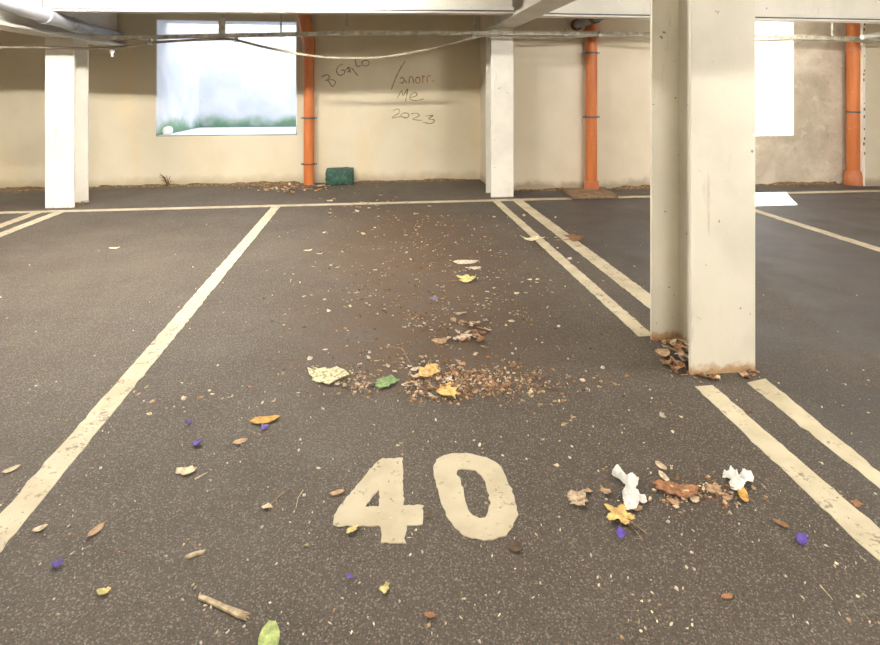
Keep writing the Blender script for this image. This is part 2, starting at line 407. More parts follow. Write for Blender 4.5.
strokes('graffiti', [[(578, 62), (558, 92), (535, 135), (515, 182), (502, 218)], [(548, 158), (560, 152), (572, 160), (566, 180), (548, 180)], [(572, 160), (588, 182)],
    [(600, 182), (603, 150), (618, 150), (626, 184)], circ(648, 166, 13, 16), [(676, 182), (674, 138)], [(674, 150), (688, 144)], [(700, 180), (700, 146), (718, 142)], [(730, 168), (736, 174)]],
    .017, M['graffiti_red'], 'scrawled word Conor in faded brown marker')
strokes('graffiti', [[(534, 266), (560, 222), (566, 252), (592, 214), (580, 284)], [(608, 262), (642, 250), (634, 234), (610, 246), (606, 270), (640, 278), (682, 268)]], .015, M['graffiti'], 'scrawled word Me in faded grey marker')
strokes('graffiti', [[(510, 334), (540, 324), (546, 345), (522, 360), (508, 374), (556, 366), (590, 374)], circ(578, 360, 22, 14), [(612, 352), (640, 348), (656, 362), (620, 380), (672, 388)],
    [(690, 364), (732, 360), (708, 378), (740, 386), (722, 404), (676, 398)]], .015, M['graffiti'], 'scrawled digits 2023 in faded grey marker')

# ------------------------------------------------------------------ steel columns
ZB = 1.99                                            # underside of the beams
def column(label, x0, x1, y0, mat, depth=.3, top=ZB):
    t = thing('steel_column', label, 'column', ((x0+x1)/2, y0+depth/2, 0)); tf = .02; xm = (x0+x1)/2
    boxo('flange', (x0, y0, 0), (x1, y0+tf, top), mat, t, .002); boxo('flange', (x0, y0+depth-tf, 0), (x1, y0+depth, top), mat, t, .002)
    boxo('web', (xm-.011, y0+tf, 0), (xm+.011, y0+depth-tf, top), mat, t); return t
YN = (G(690, 375).y+G(756, 375).y)/2 - .0
cA = G(689.5, 374.2); cB = G(756, 372.6)
NX0, NX1, NY = cA.x, cB.x+.006, (cA.y+cB.y)/2
column('cream steel column standing nearest, on the double line at the right', NX0, NX1, NY, M['column'], .355)
YC = 6.22
fx0, fx1 = PY(491, 197, YC).x, PY(513.5, 197, YC).x
lx0, lx1 = PY(45, 207, YC).x, PY(74, 207, YC).x
column('white steel column by the wall step, in the middle of the back', fx0, fx1, YC, M['white_column'], .30)
column('white steel column at the far left, below the grey pipe', lx0, lx1, YC, M['white_column'], .30, 1.82)

# ------------------------------------------------------------------ beams
def ibeam_y(label, x0, x1, y0, y1, mat, ZB=ZB):
    t = thing('steel_beam', label, 'beam', ((x0+x1)/2, (y0+y1)/2, ZB)); xm = (x0+x1)/2
    boxo('flange', (x0, y0, ZB), (x1, y1, ZB+.03), mat, t, .002); boxo('flange', (x0, y0, ZC-.03), (x1, y1, ZC), mat, t)
    boxo('web', (xm-.01, y0, ZB+.03), (xm+.01, y1, ZC-.03), mat, t); return t
bxm = (fx0+fx1)/2
BW = .28
ibeam_y('white beam running from the middle back column towards the camera', bxm-BW/2, bxm+BW/2, YB, YW2-.001, M['beam'])
lxm = (lx0+lx1)/2
ibeam_y('white beam running over the far left column below the grey pipe', lxm-BW/2, lxm+BW/2, YB, YW1-.001, M['beam'], 1.82)
def ibeam_x(label, p, q, mat, hgt=.36, dz=(0, 0)):
    # p, q: ends (x, y) of the lower front edge; dz lifts the underside at either end
    t = thing('steel_beam', label, 'beam', ((p[0]+q[0])/2, (p[1]+q[1])/2, ZB))
    d = (V(q[0], q[1], 0)-V(p[0], p[1], 0)).normalized(); n = V(-d.y, d.x, 0)
    def bar(name, a, c, z0, z1, m):
        bm = nb(); vs = []
        for (pt, lift) in ((p, dz[0]), (q, dz[1])):
            for off in (a, c):
                for z in (z0, z1):
                    zz = ZB+z+(lift if z < .2 else 0)
                    vs.append(bm.verts.new((pt[0]+n.x*off, pt[1]+n.y*off, zz)))
        for f in ((0, 1, 3, 2), (4, 6, 7, 5), (0, 4, 5, 1), (2, 3, 7, 6), (0, 2, 6, 4), (1, 5, 7, 3)): bm.faces.new([vs[i] for i in f])
        return obj(name, bm, m, t)
    top = ZC-ZB
    bar('flange', 0, .15, .03, .062, mat); bar('ledge_plate', .004, .146, 0, .016, mat); bar('gap_shade_strip', .012, .138, .016, .03, M['dark_grey'])  # dark grey strip paints in the shade of the gap between the plates
    bar('web', .07, .085, .062, top-.03, mat); bar('flange', 0, .15, top-.03, top, mat); return t
YX = 5.15
gap = BW/2
ibeam_x('white cross beam above bay 40 across the top of the back wall', (lxm+gap, YX), (bxm-gap, YX), M['beam'], dz=(-.035, .02))
ibeam_x('white cross beam above the right bay beyond the near column', (bxm+gap, YX), (XR, YX), M['beam'])
ibeam_x('white cross beam above the far left bay', (XL, YX), (lxm-gap, YX), M['beam'])
for k, (xa_, xb_, lb) in enumerate((((lxm+gap), (bxm-gap), 'unseen light-blocking cross beam behind the photographer, in line with bay 40'), (XL, lxm-gap, 'unseen light-blocking cross beam behind the photographer at the left'))):
    ibeam_x(lb, (xa_, -1.15), (xb_, -1.15), M['beam'])  # added out of view to keep rear batten light off the upper back wall

# ------------------------------------------------------------------ drain pipes
def pipe_z(bm, x, y, z0, z1, r): tube(bm, [V(x, y, z0), V(x, y, z1)], r, 24)
def clip(t, x, y, z, r, yw, mat):
    bm = nb(); tube(bm, [V(x, y, z-.012), V(x, y, z+.012)], r+.006, 24)
    box(bm, (x-r-.035, y-.004, z-.012), (x-r-.003, y+.004, z+.012)); box(bm, (x+r+.003, y-.004, z-.012), (x+r+.035, y+.004, z+.012))
    box(bm, (x-.012, y+r, z-.012), (x+.012, yw-.002, z+.012))
    c_ = obj('pipe_clip', bm, mat, t, 'auto')
    for s_ in (-1, 1):
        bm = nb(); tube(bm, [V(x+s_*(r+.02), y-.014, z), V(x+s_*(r+.02), y+.014, z)], .007, 8); obj('clip_bolt', bm, M['galv'], c_, 'auto')
# pipe by the window
p = PY(309, 184, YW1-.1); r = .08; X1 = p.x; Y1 = YW1-.11
t = thing('drain_pipe', 'orange drain pipe beside the bright opening in the left back wall', 'pipe', (X1, Y1, 0))
z1 = PY(309, 46, Y1).z
q = PY(305, 12, Y1-.0)
bm = nb(); pipe_z(bm, X1, Y1, 0, z1, r*.86); obj('pipe', bm, M['orange'], t, 'auto')
bm = nb(); tube(bm, [V(X1, Y1, z1-.14), V(X1, Y1, z1+.05), V(X1-.02, Y1, z1+.14), V(q.x-.03, Y1, ZC)], r*.86+.012, 24); obj('bend', bm, M['orange_pale'], t, 'auto')
clip(t, X1, Y1, PY(309, 118, Y1).z, r*.86, YW1, M['dark_grey']); clip(t, X1, Y1, PY(309, 164, Y1).z, r*.86, YW1, M['rust'])
# pipe in the middle
p = PY(591, 191, YW2-.1); X2 = p.x; Y2 = YW2-.11; r = .072
t = thing('drain_pipe', 'orange drain pipe standing on a square slab left of the near column', 'pipe', (X2, Y2, 0))
bm = nb(); pipe_z(bm, X2, Y2, 0.03, ZC, r); obj('pipe', bm, M['orange'], t, 'auto')
bm = nb(); tube(bm, [V(X2, Y2, .03), V(X2, Y2, .12), V(X2, Y2, .125)], r, 24, True, [r+.022, r+.016, r+.004]); obj('socket', bm, M['orange_pale'], t, 'auto')
zt = PY(591, 42, Y2).z
bm = nb(); tube(bm, [V(X2, Y2, zt), V(X2, Y2, zt+.17)], r+.014, 24); obj('coupling', bm, M['orange_pale'], t, 'auto')
clip(t, X2, Y2, PY(591, 53, Y2).z, r, YW2, M['dark_grey']); clip(t, X2, Y2, PY(591, 117, Y2).z, r, YW2, M['dark_grey'])
# pipe at the right
p = PY(854, 183, YW2-.12); X3 = p.x; Y3 = YW2-.12; r = .085
t = thing('drain_pipe', 'orange drain pipe on the bare concrete wall at the far right', 'pipe', (X3, Y3, 0))
bm = nb(); pipe_z(bm, X3, Y3, 0, ZC, r); obj('pipe', bm, M['orange'], t, 'auto')
zt = PY(854, 171, Y3).z
bm = nb(); tube(bm, [V(X3-.015, Y3-.01, 0), V(X3-.012, Y3-.008, zt*.6), V(X3, Y3, zt), V(X3, Y3, zt+.01)], r, 24, True, [r+.03, r+.028, r+.02, r+.004]); obj('socket', bm, M['orange_pale'], t, 'auto')
zt = PY(854, 51, Y3).z
bm = nb(); tube(bm, [V(X3, Y3, zt), V(X3, Y3, zt+.05)], r+.014, 24); obj('coupling', bm, M['orange_pale'], t, 'auto')
clip(t, X3, Y3, PY(854, 112, Y3).z, r, YW2, M['dark_grey'])
# slab below the middle pipe
s0, s1, s2, s3 = G(563, 193), G(571, 199), G(620, 199), G(612, 192)
bm = nb(); yb, yf = YW2-.03, G(590, 199).y
prism(bm, [(G(571, 199).x, yf), (G(620, 199).x, yf), (G(614, 193).x, yb), (G(566, 193).x, yb)], 0.0, .03)
tag(obj('concrete_slab', bm, M['slab'], bevel=.006), 'low square brown slab under the middle orange pipe', 'slab')
# grey waste pipe, right of middle
t = thing('waste_pipe', 'grey waste pipe under the ceiling by the middle orange pipe', 'pipe', PY(600, 18, 5.9))
a_ = PY(576, 25, YW2-.02); e_ = PY(617, 10, YX+.36)
rr = .052
bm = nb(); tube(bm, [a_, a_.lerp(e_, .5), e_], rr, 20); obj('pipe', bm, M['grey_pipe'], t, 'auto')
k = e_+V(.03, -.06, .05)
bm = nb(); tube(bm, [e_, e_+V(.01, -.03, .012), e_+V(.02, -.05, .04), e_+V(.025, -.055, .09), V(e_.x+.027, e_.y-.056, ZC)], rr+.008, 20); obj('elbow', bm, M['grey_pipe'], t, 'auto')
c0 = a_.lerp(e_, .48); c1 = a_.lerp(e_, .54)
bm = nb(); tube(bm, [c0, c1], rr+.014, 20); obj('collar', bm, M['dark_grey'], t, 'auto')
c1 = a_.lerp(e_, .04)
bm = nb(); tube(bm, [a_, c1], rr+.02, 20); obj('wall_socket', bm, M['rust'], t, 'auto')
# big grey pipe, left
t = thing('soil_pipe', 'large pale grey pipe running under the ceiling above the left column', 'pipe', PY(40, 12, 5.0))
p1 = PY(75, 25, 5.7); p0 = PY(0, 1, 4.35); dd = (p1-p0); pn = p0 - dd*2.2; pe = PY(112, 33.5, 7.2); pf = PY(121, 36, YW1)
bm = nb(); tube(bm, [pn, p0, p1], .062, 22); obj('pipe', bm, M['pale_pipe'], t, 'auto')
c0 = p0.lerp(p1, .50); c1 = p0.lerp(p1, .56)
bm = nb(); tube(bm, [c0, c1], .076, 22); obj('collar', bm, M['grey_pipe'], t, 'auto')
bm = nb(); tube(bm, [c0, V(c0.x, c0.y, ZC)], .006, 8); obj('hanger_rod', bm, M['dark_grey'], t, 'auto')
bm = nb(); tube(bm, [p1-dd*.06, p1+V(0, .12, -.01), p1.lerp(pe, .2)], .07, 22, True, [.068, .066, .05]); obj('reducer', bm, M['pale_pipe'], t, 'auto')
bm = nb(); tube(bm, [p1.lerp(pe, .15), pe, pf], .048, 18); obj('outlet_pipe', bm, M['grey_pipe'], t, 'auto')

# ------------------------------------------------------------------ conduit, hangers and cable
YK = 6.10
def path(pts, Y): return [PY(x, y, Y) for x, y in pts]
def catmull(pts, n=8):
    out = []
    for i in range(len(pts)-1):
        p0 = pts[max(i-1, 0)]; p1 = pts[i]; p2 = pts[i+1]; p3 = pts[min(i+2, len(pts)-1)]
        for k_ in range(n):
            t_ = k_/n; out.append(.5*((2*p1)+(p2-p0)*t_+(2*p0-5*p1+4*p2-p3)*t_*t_+(3*p1-p0-3*p2+p3)*t_**3))
    return out+[pts[-1]]
t = thing('conduit', 'long galvanised conduit hung across the bays just below the beams', 'conduit', PY(490, 33, YK))
def rail(bm, a, c, w, h):
    vs = [[bm.verts.new((q.x, q.y+sy*w/2, q.z+sz*h/2)) for sy, sz in ((-1, -1), (1, -1), (1, 1), (-1, 1))] for q in (a, c)]
    for k_ in range(4): bm.faces.new((vs[0][k_], vs[0][(k_+1) % 4], vs[1][(k_+1) % 4], vs[1][k_]))
    bm.faces.new(vs[0]); bm.faces.new(vs[1][::-1])
cp = path([(86, 38.5), (345, 33.2), (490, 32.8), (652, 34.2), (800, 37.0), (893, 39.5)], YK)
for i in range(len(cp)-1):
    bm = nb(); rail(bm, cp[i], cp[i+1], .045, .046); obj('conduit_length', bm, M['galv'], t, bevel=.006)
for x in (345, 490, 652, 800):
    c = min(cp, key=lambda q: abs(q.x-PY(x, 34, YK).x)); bm = nb(); rail(bm, c-V(.04, 0, 0), c+V(.04, 0, 0), .055, .056); obj('coupling', bm, M['galv'], t, bevel=.004)
def zc(x):
    X = PY(x, 34, YK).x
    for a, c in zip(cp, cp[1:]):
        if a.x <= X <= c.x: return a.lerp(c, (X-a.x)/(c.x-a.x))
for x, w in ((222, .034), (281, .008), (347, .01), (475, .014), (565, .01), (833, .012), (690, .012)):
    c = zc(x); bm = nb(); box(bm, (c.x-w, c.y-.012, c.z+.018), (c.x+w, c.y+.012, ZC)); box(bm, (c.x-w-.015, c.y-.03, c.z-.028), (c.x+w+.015, c.y+.03, c.z-.021))
    obj('hanger', bm, M['galv'], t)
bm = nb(); pp = path([(862, 37.2), (884, 33.5)], 5.9); tube(bm, pp, .03, 14)
tag(obj('conduit_stub', bm, M['white_enamel'], smooth='auto'), 'short bright white conduit end at the right edge, below the beam', 'conduit')
t = thing('cable', 'grey cable sagging below the conduit across the back of bay 40', 'cable', PY(490, 36, YK-.06))
cpts = catmull(path([(-40, 46), (0, 47), (45, 47.3), (90, 48.6), (118, 47.5), (150, 43), (190, 40.2), (225, 39.2), (238, 40.5), (262, 46.5), (300, 54), (330, 57.7), (358, 58.2), (385, 57), (420, 51), (455, 42.5), (474, 37), (490, 35.6), (515, 36.8), (545, 38), (580, 36.6), (600, 35.4), (625, 36.8), (652, 39), (700, 41), (757, 40.5), (800, 39.5), (850, 41), (895, 43)], YK-.06), 6)
bm = nb(); tube(bm, cpts, .014, 10); obj('sheath', bm, M['cable'], t, True)
for x, y in ((150, 43), (236, 40), (474, 37), (600, 35.5)):
    c = PY(x, y, YK-.06); bm = nb(); tube(bm, [c-V(.02, 0, 0), c+V(.02, 0, 0)], .024, 10); box(bm, (c.x-.008, c.y, c.z), (c.x+.008, c.y+.05, c.z+.05)); obj('cable_clip', bm, M['galv'], t)
c = PY(112, 48.5, YK-.06)
t = thing('light_holder', 'small white lamp holder hanging from the cable right of the left column', 'lamp holder', c)
bm = nb(); tube(bm, [c+V(0, 0, -.008), c+V(0, 0, -.035), c+V(0, 0, -.05)], .03, 14, True, [.026, .026, .014]); obj('holder_cap', bm, M['white_enamel'], t, 'auto')
bm = nb(); tube(bm, [c+V(0, 0, -.05), c+V(0, 0, -.085)], .013, 12); obj('holder_stem', bm, M['white_enamel'], t, 'auto')

# ------------------------------------------------------------------ ceiling lights (battens on the ceiling)
def batten(x, y, label, L=1.2, yaw=0, z=ZC, drop=.07, tm='tube'):
    t = thing('ceiling_light', label, 'light', (x, y, z))
    boxo('housing', (x-L/2, y-.03, z-.05), (x+L/2, y+.03, z), M['white_enamel'], t, .006)
    bm = nb(); tube(bm, [V(x-L/2+.04, y, z-drop-.01), V(x+L/2-.04, y, z-drop-.01)], .014, 12); obj('tube', bm, M[tm], t, 'auto')
    for s in (-1, 1): boxo('lamp_cap', (x+s*(L/2-.03)-.012, y-.018, z-drop-.028), (x+s*(L/2-.03)+.012, y+.018, z-.045), M['white_enamel'], t)
    return t
LY = 4.24
batten(-2.15, LY, 'left one of the two ceiling battens over bay 40 in front of the cross beam', tm='tube_bright')
batten(-.75, LY, 'right one of the two ceiling battens over bay 40 in front of the cross beam', tm='tube_bright')
batten(-4.6, LY, 'ceiling batten over the far left bay', tm='tube_bright')
batten(3.1, 1.7, 'ceiling batten over the right bay, nearer the column', tm='tube_side')
batten(5.2, 1.7, 'ceiling batten over the right bay, farther from the column', tm='tube_side')
batten(4.7, 5.75, 'added fill batten beyond the cross beam of the right bay', tm='tube_fill')  # extra lamp added to brighten the concrete wall of the right bay
for x, w in ((-4.6, 'left'), (-.9, 'middle'), (.7, 'right')):
    batten(x, .45, 'ceiling batten above the photographer, %s one of its row' % w, tm='tube_low')
for x, w in ((-3.8, 'left'), (.2, 'middle'), (4.2, 'right')):
    batten(x, -2.62, 'ceiling batten at the rear of the garage, %s one of its row' % w, tm='tube_rear')

# ------------------------------------------------------------------ green bundle, pebble, plant
g0 = PY(326.5, 184, YW1-.16); g1 = PY(353, 184, YW1-.16); gw = g1.x-g0.x
bm = nb(); bmesh.ops.create_cube(bm, size=1); bmesh.ops.subdivide_edges(bm, edges=bm.edges[:], cuts=7, use_grid_fill=True)
for v in bm.verts:
    c = v.co.copy(); q = V(*(math.copysign(abs(a*2)**.9, a)*.5 for a in c)); l = max(abs(c.x), abs(c.y), abs(c.z))*2
    sph = c.normalized()*.5; c = q.lerp(sph*1.35, .14)
    c += V(1, 1, 1)*0 + c.normalized()*noise.noise(c*6)*.06
    v.co = V((g0.x+g1.x)/2+c.x*gw, YW1-.135+c.y*.22, .105+max(-.5, c.z)*.21)
tag(obj('green_bundle', bm, M['green_cloth'], smooth=True), 'dark green lumpy bundle lying against the wall by the orange pipe', 'bundle')
bm = nb(); xx = (g0.x+g1.x)/2-.02
bm.free()

def blob(name, x, y, r, mat, label, cat, sq=.6, seed=0, group=None, z=0, Y=None):
    c = PY(x, y, Y) if Y else G(x, y); bm = nb(); bmesh.ops.create_icosphere(bm, subdivisions=2, radius=1)
    for v in bm.verts:
        n = noise.noise(v.co*1.7+V(seed*7.1, 0, 0))*.35+1
        v.co = V(c.x+v.co.x*r*n, c.y+v.co.y*r*n, z+r*sq+max(-.75, v.co.z)*r*sq*n*1.3)
    return tag(obj(name, bm, mat, smooth=True), label, cat, group)
pb = PY(168, 134.5, YW1+.1)
blob('rag', 168, 134.5, .07, M['tissue'], 'small white crumpled rag on the sill in the left corner of the opening', 'rag', .8, 2, z=WZ0, Y=YW1+.18)
pw = PY(168, 187, YW1-.03)
t = thing('weed', 'small dry weed growing at the foot of the wall below the opening', 'plant', (pw.x, pw.y, 0))
random.seed(8)
for i in range(7):
    a = random.uniform(-.9, .9); l = random.uniform(.09, .2)
    bm = nb(); tube(bm, [V(pw.x, pw.y, .0), V(pw.x+l*.4*math.sin(a), pw.y-.01, l*.6), V(pw.x+l*math.sin(a), pw.y-.02, l*math.cos(a))], .004, 6, True, [.006, .005, .002]); obj('stem', bm, LEAF['brown'] if i % 2 else LEAF['dark'], t)
# soil drifts along the wall feet (uncountable)
def drift(x0, x1, yw, d, h, seed, label):
    random.seed(seed); bm = nb(); n = int((x1-x0)/.05); rows = []
    for i in range(n+1):
        x = x0+(x1-x0)*i/n; k_ = .55+.9*noise.noise(V(x*1.7, seed, 0))+.4*noise.noise(V(x*7, seed, 3)); k_ = max(.15, k_)
        rows.append([bm.verts.new((x, yw-d*k_*a, max(.001, h*k_*(1-a)**1.5*(1+.5*noise.noise(V(x*15, a*5, seed))))) ) for a in (0, .25, .5, .75, 1)])
    for r_, q in zip(rows, rows[1:]):
        for j in range(4): bm.faces.new((r_[j], q[j], q[j+1], r_[j+1]))
    o = obj('soil_drift', bm, M['soil'], smooth=True); o['kind'] = 'stuff'; tag(o, label, 'soil')
drift(PY(100, 185, YW1).x, X1-.13, YW1, .20, .045, 1, 'brown soil and leaf mould along the foot of the wall under the opening')
drift(g1.x+.06, PY(482, 178, YW1).x, YW1, .12, .03, 2, 'thin line of soil along the wall foot right of the green bundle')
drift(XL+.1, lx0-.1, YW1, .3, .03, 5, 'dark soil along the foot of the wall left of the left column')
drift(XS+.25, X2-.28, YW2, .14, .04, 9, 'brown soil along the wall foot between the middle column and the slab')
drift(X2+.32, X3-.16, YW2, .16, .05, 11, 'brown soil along the wall foot between the slab and the last orange pipe')

# ------------------------------------------------------------------ leaves and litter
def leaf_bm(outline, L, curl=.25, seed=0, thick=.0012):
    """outline: polar list (angle, radius); L: length; curled sheet with a little thickness"""
    rnd = random.Random(seed); bm = nb(); n = len(outline); tw = rnd.uniform(-1, 1); off = rnd.uniform(0, 9)
    def zf(x, y): return curl*L*(.55*(x*x*1.6+y*y*1.1)+.25*tw*x*y+.3*noise.noise(V(x*2.2+off, y*2.2, 0)))
    lay = []
    for s in (0, 1):
        rings = []
        for fr in (.45, .8, 1.0):
            ring = []
            for a, r in outline:
                x, y = r*fr*math.cos(a), r*fr*math.sin(a); ring.append(bm.verts.new((x*L, y*L, zf(x, y)-s*thick)))
            rings.append(ring)
        c = bm.verts.new((0, 0, zf(0, 0)-s*thick))
        for k_ in range(n):
            bm.faces.new((c, rings[0][k_], rings[0][(k_+1) % n]))
            for a_, b_ in zip(rings, rings[1:]): bm.faces.new((a_[k_], b_[k_], b_[(k_+1) % n], a_[(k_+1) % n]))
        lay.append(rings[-1])
    for k_ in range(n): bm.faces.new((lay[0][k_], lay[0][(k_+1) % n], lay[1][(k_+1) % n], lay[1][k_]))
    zm = min(v.co.z for v in bm.verts)
    for v in bm.verts: v.co.z -= zm
    return bm
def oval(asp=.4, n=14): return [(a, 1/math.sqrt((math.cos(a)/.5)**2+(math.sin(a)/(.5*asp))**2)*(1+.12*abs(math.cos(a))**6)) for a in [k*2*PI/n for k in range(n)]]
def maple(n=25):
    out = []
    for k_ in range(n*2):
        a = k_*PI/n; r = .24+.26*abs(math.cos(2.5*a))**1.5*(1-.25*(k_ > n))+.05*(k_ % 2)
        if abs(((a+PI) % (2*PI))-PI) > 2.9: r = .2
        out.append((a, r))
    return out
def rag_outline(seed, n=11, asp=1.0):
    rn = random.Random(seed); out = []
    for k_ in range(n):
        a = k_*2*PI/n+rn.uniform(-.12, .12); r = rn.uniform(.28, .55); out.append((math.atan2(math.sin(a)*asp, math.cos(a)), r*math.hypot(math.cos(a), math.sin(a)*asp)))
    return out
Z0 = .0032
def put(bm, name, x, y, rot, mat, label, cat, group=None, z=Z0, tilt=0, stem=None):
    c = G(x, y)
    o = obj(name, bm, mat, None, smooth=True)
    o.location = (c.x, c.y, z); o.rotation_euler = (tilt, 0, rot)
    tag(o, label, cat, group)
    if stem:
        s = nb(); L, r_ = stem; tube(s, [V(-L*.3, 0, .004), V(-L*.6, .01*L, .004), V(-L*.95, .08*L, .003)], r_, 6, True, [r_, r_, r_*.7])
        me = bpy.data.meshes.new('leaf_stem'); s.to_mesh(me); s.free(); me.materials.append(LEAF['twig'])
        so = bpy.data.objects.new('leaf_stem', me); COL.objects.link(so); so.parent = o
    return o
def sz(px, y): return px*pxm(y)
# (kind, x, y, width px, rotation, colour, label, category)
BIG = [
 ('maple', 620, 517, 31, 2.2, 'yellow', 'yellow maple leaf lying against the crumpled white tissue', 'leaf'),
 ('oval', 265, 421, 27, .15, 'ochre', 'ochre oval leaf lying alone left of the 40 with a violet petal below it', 'leaf'),
 ('flat', 386, 383, 29, .1, 'green', 'green leaf scrap in the middle of bay 40', 'leaf'),
 ('rag', 427, 374, 28, .6, 'yellow', 'yellow torn leaf right of the green scrap in bay 40', 'leaf'),
 ('rag', 448, 393, 30, 1.8, 'yellow', 'yellow crumpled leaf at the front edge of the litter in bay 40', 'leaf'),
 ('flat', 327, 378, 42, -.25, 'mottled', 'large pale torn scrap left of the green leaf scrap', 'scrap'),
 ('rag', 385, 590, 13, .9, 'lemon', 'small yellow leaf lying below the digit 4', 'leaf'),
 ('rag', 104, 593, 13, .2, 'lemon', 'small yellow leaf near the lower left, right of a violet petal', 'leaf'),
 ('tip', 269, 641, 30, 1.75, 'palegreen', 'pale green leaf tip at the bottom edge of the view', 'leaf'),
 ('rag', 430, 617, 12, 0, 'rust', 'small rust brown leaf at the bottom below the 0', 'leaf'),
 ('oval', 727, 598, 12, .1, 'rust', 'small rust brown leaf at the lower right', 'leaf'),
 ('oval', 781, 525, 14, -.9, 'brown', 'dark brown pointed leaf above the violet petal at the right', 'leaf'),
 ('oval', 96, 532, 17, 1.1, 'tan', 'tan leaf at the lower left, right of the painted line', 'leaf'),
 ('oval', 40, 530, 12, .5, 'straw', 'straw coloured leaf strip beside the left painted line', 'leaf'),
 ('oval', 11, 471, 14, .7, 'straw', 'pale narrow leaf at the left edge beyond the painted line', 'leaf'),
 ('oval', 337, 494, 14, .2, 'tan', 'pinkish tan leaf just left of the digit 4', 'leaf'),
 ('flat', 578, 500, 26, 1.1, 'beige', 'beige crumpled leaf lump left of the white tissue', 'leaf'),
 ('rag', 186, 472, 19, .2, 'straw', 'straw coloured crumpled leaf below the violet petals at the left', 'leaf'),
 ('oval', 240, 443, 13, .3, 'tan', 'tan curled leaf below the ochre oval leaf', 'leaf'),
 ('oval', 466, 263, 24, 0, 'pinkgrey', 'pale oval leaf, the wider of two behind the litter strip', 'leaf'),
 ('oval', 475, 269, 12, 0, 'pinkgrey', 'pale oval leaf, the smaller of two behind the litter strip', 'leaf'),
 ('maple', 466, 281, 20, .1, 'lemon', 'yellow leaf lying in front of the two pale oval leaves', 'leaf'),
 ('rag', 433, 300, 13, .2, 'bluegrey', 'blue grey crumpled scrap behind the litter strip', 'scrap'),
 ('rag', 461, 314, 12, .2, 'grey', 'grey folded leaf behind the heaped litter in bay 40', 'leaf'),
 ('rag', 441, 342, 17, .2, 'tan', 'round tan leaf at the back of the litter band', 'leaf'),
 ('rag', 464, 338, 19, .2, 'pinkgrey', 'pale grey torn leaf in the rusty heap of bay 40', 'leaf'),
 ('rag', 532, 240, 22, -.2, 'cream', 'pale torn leaf lying on the left line of the far pair', 'leaf'),
 ('maple', 574, 240, 22, .1, 'brown', 'brown leaf lying beside the right line of the far pair', 'leaf'),
 ('oval', 638, 510, 10, .3, 'tan', 'tiny tan leaf tucked under the white tissue beside the maple leaf', 'leaf'),
 ('oval', 661, 467, 13, 1.9, 'straw', 'straw coloured leaf at the upper end of the brown leaf heap', 'leaf'),
 ('oval', 664, 478, 15, 1.7, 'straw', 'pale leaf strip reaching down into the brown leaf heap', 'leaf'),
 ('rag', 668, 489, 25, -.3, 'rust', 'rust red curled leaf, the left of two in the brown heap', 'leaf'),
 ('rag', 684, 493, 29, -.2, 'rust', 'orange brown curled leaf in the middle of the brown heap', 'leaf'),
 ('rag', 714, 491, 17, .2, 'tan', 'tan broken leaf between the brown heap and the right tissue', 'leaf'),
 ('rag', 728, 499, 11, .3, 'tan', 'tan square leaf scrap in front of the right tissue', 'leaf'),
 ('oval', 743, 496, 22, 1.1, 'ochre', 'ochre leaf blade sticking out under the right tissue', 'leaf'),
 ('rag', 695, 501, 12, .8, 'straw', 'straw coloured scrap in front of the brown leaf heap', 'leaf'),
 ('rag', 674, 503, 14, .1, 'tan', 'long tan scrap in front of the brown leaf heap', 'leaf'),
 ('rag', 676, 508, 8, .1, 'straw', 'smallest straw scrap in front of the brown leaf heap', 'leaf'),
 ('rag', 588, 492, 9, 0, 'tan', 'tan leaf scrap between the beige lump and the white tissue', 'leaf'),
 ('rag', 605, 492, 13, -.7, 'tan', 'tan leaf scrap at the left side of the white tissue', 'leaf'),
 ('rag', 857, 505, 12, .2, 'rust', 'rust coloured leaf between the right pair of lines', 'leaf'),
 ('rag', 749, 413, 8, .2, 'dark', 'dark curled leaf between the lines in front of the near column', 'leaf'),
 ('rag', 662, 417, 11, 1.2, 'grey', 'grey curled leaf in front of the near column, left of its lines', 'leaf'),
 ('rag', 515, 549, 17, .2, 'dark', 'dark crushed leaf lying below the digit 0', 'leaf'),
 ('rag', 429, 517, 12, 1.5, 'dark', 'dark crushed leaf between the digits 4 and 0', 'leaf'),
 ('rag', 352, 531, 13, .7, 'lemon', 'yellow green crushed leaf at the foot of the digit 4', 'leaf'),
 ('rag', 113, 249, 11, 0, 'cream', 'white scrap alone on the asphalt left of bay 40', 'scrap'),
 ('oval', 308, 251, 8, .3, 'cream', 'small white scrap right of the left painted line', 'scrap'),
 ('rag', 267, 508, 11, .3, 'straw', 'straw coloured scrap at the fork of the twigs', 'leaf'),
]
VIOLET = [(189, 424, 9, 'violet petal at the left, upper of two above the straw leaf'), (197, 445, 11, 'violet petal at the left, lower of two above the straw leaf'),
          (264, 429, 10, 'violet petal just below the ochre oval leaf'), (58, 566, 12, 'violet petal at the lower left corner'), (350, 579, 10, 'violet petal below the digit 4'),
          (621, 537, 13, 'violet petal below the yellow maple leaf'), (801, 543, 16, 'violet petal at the right edge of the bay')]
for i, (kd, x, y, w, rot, c, lb, cat) in enumerate(BIG):
    L = sz(w, y)
    if kd == 'maple': bm = leaf_bm(maple(), L, .35, i)
    elif kd == 'tip': bm = leaf_bm(oval(.7), L, .3, i)
    elif kd == 'oval': bm = leaf_bm(oval(.42 if w > 13 else .5), L, .2, i)
    elif kd == 'flat': bm = leaf_bm(rag_outline(i+70, 22, .75), L*1.1, .18, i)
    else: bm = leaf_bm(rag_outline(i+50, 19, .7), L*1.1, .32, i)
    nm = 'leaf' if cat == 'leaf' else 'paper_scrap'
    put(bm, {'maple': 'maple_leaf', 'oval': 'oval_leaf', 'tip': 'oval_leaf'}.get(kd, 'torn_leaf') if cat == 'leaf' else 'torn_scrap', x, y, rot, LEAF[c], lb, cat, stem=(L, L*.02) if kd == 'maple' and w > 19 else None)
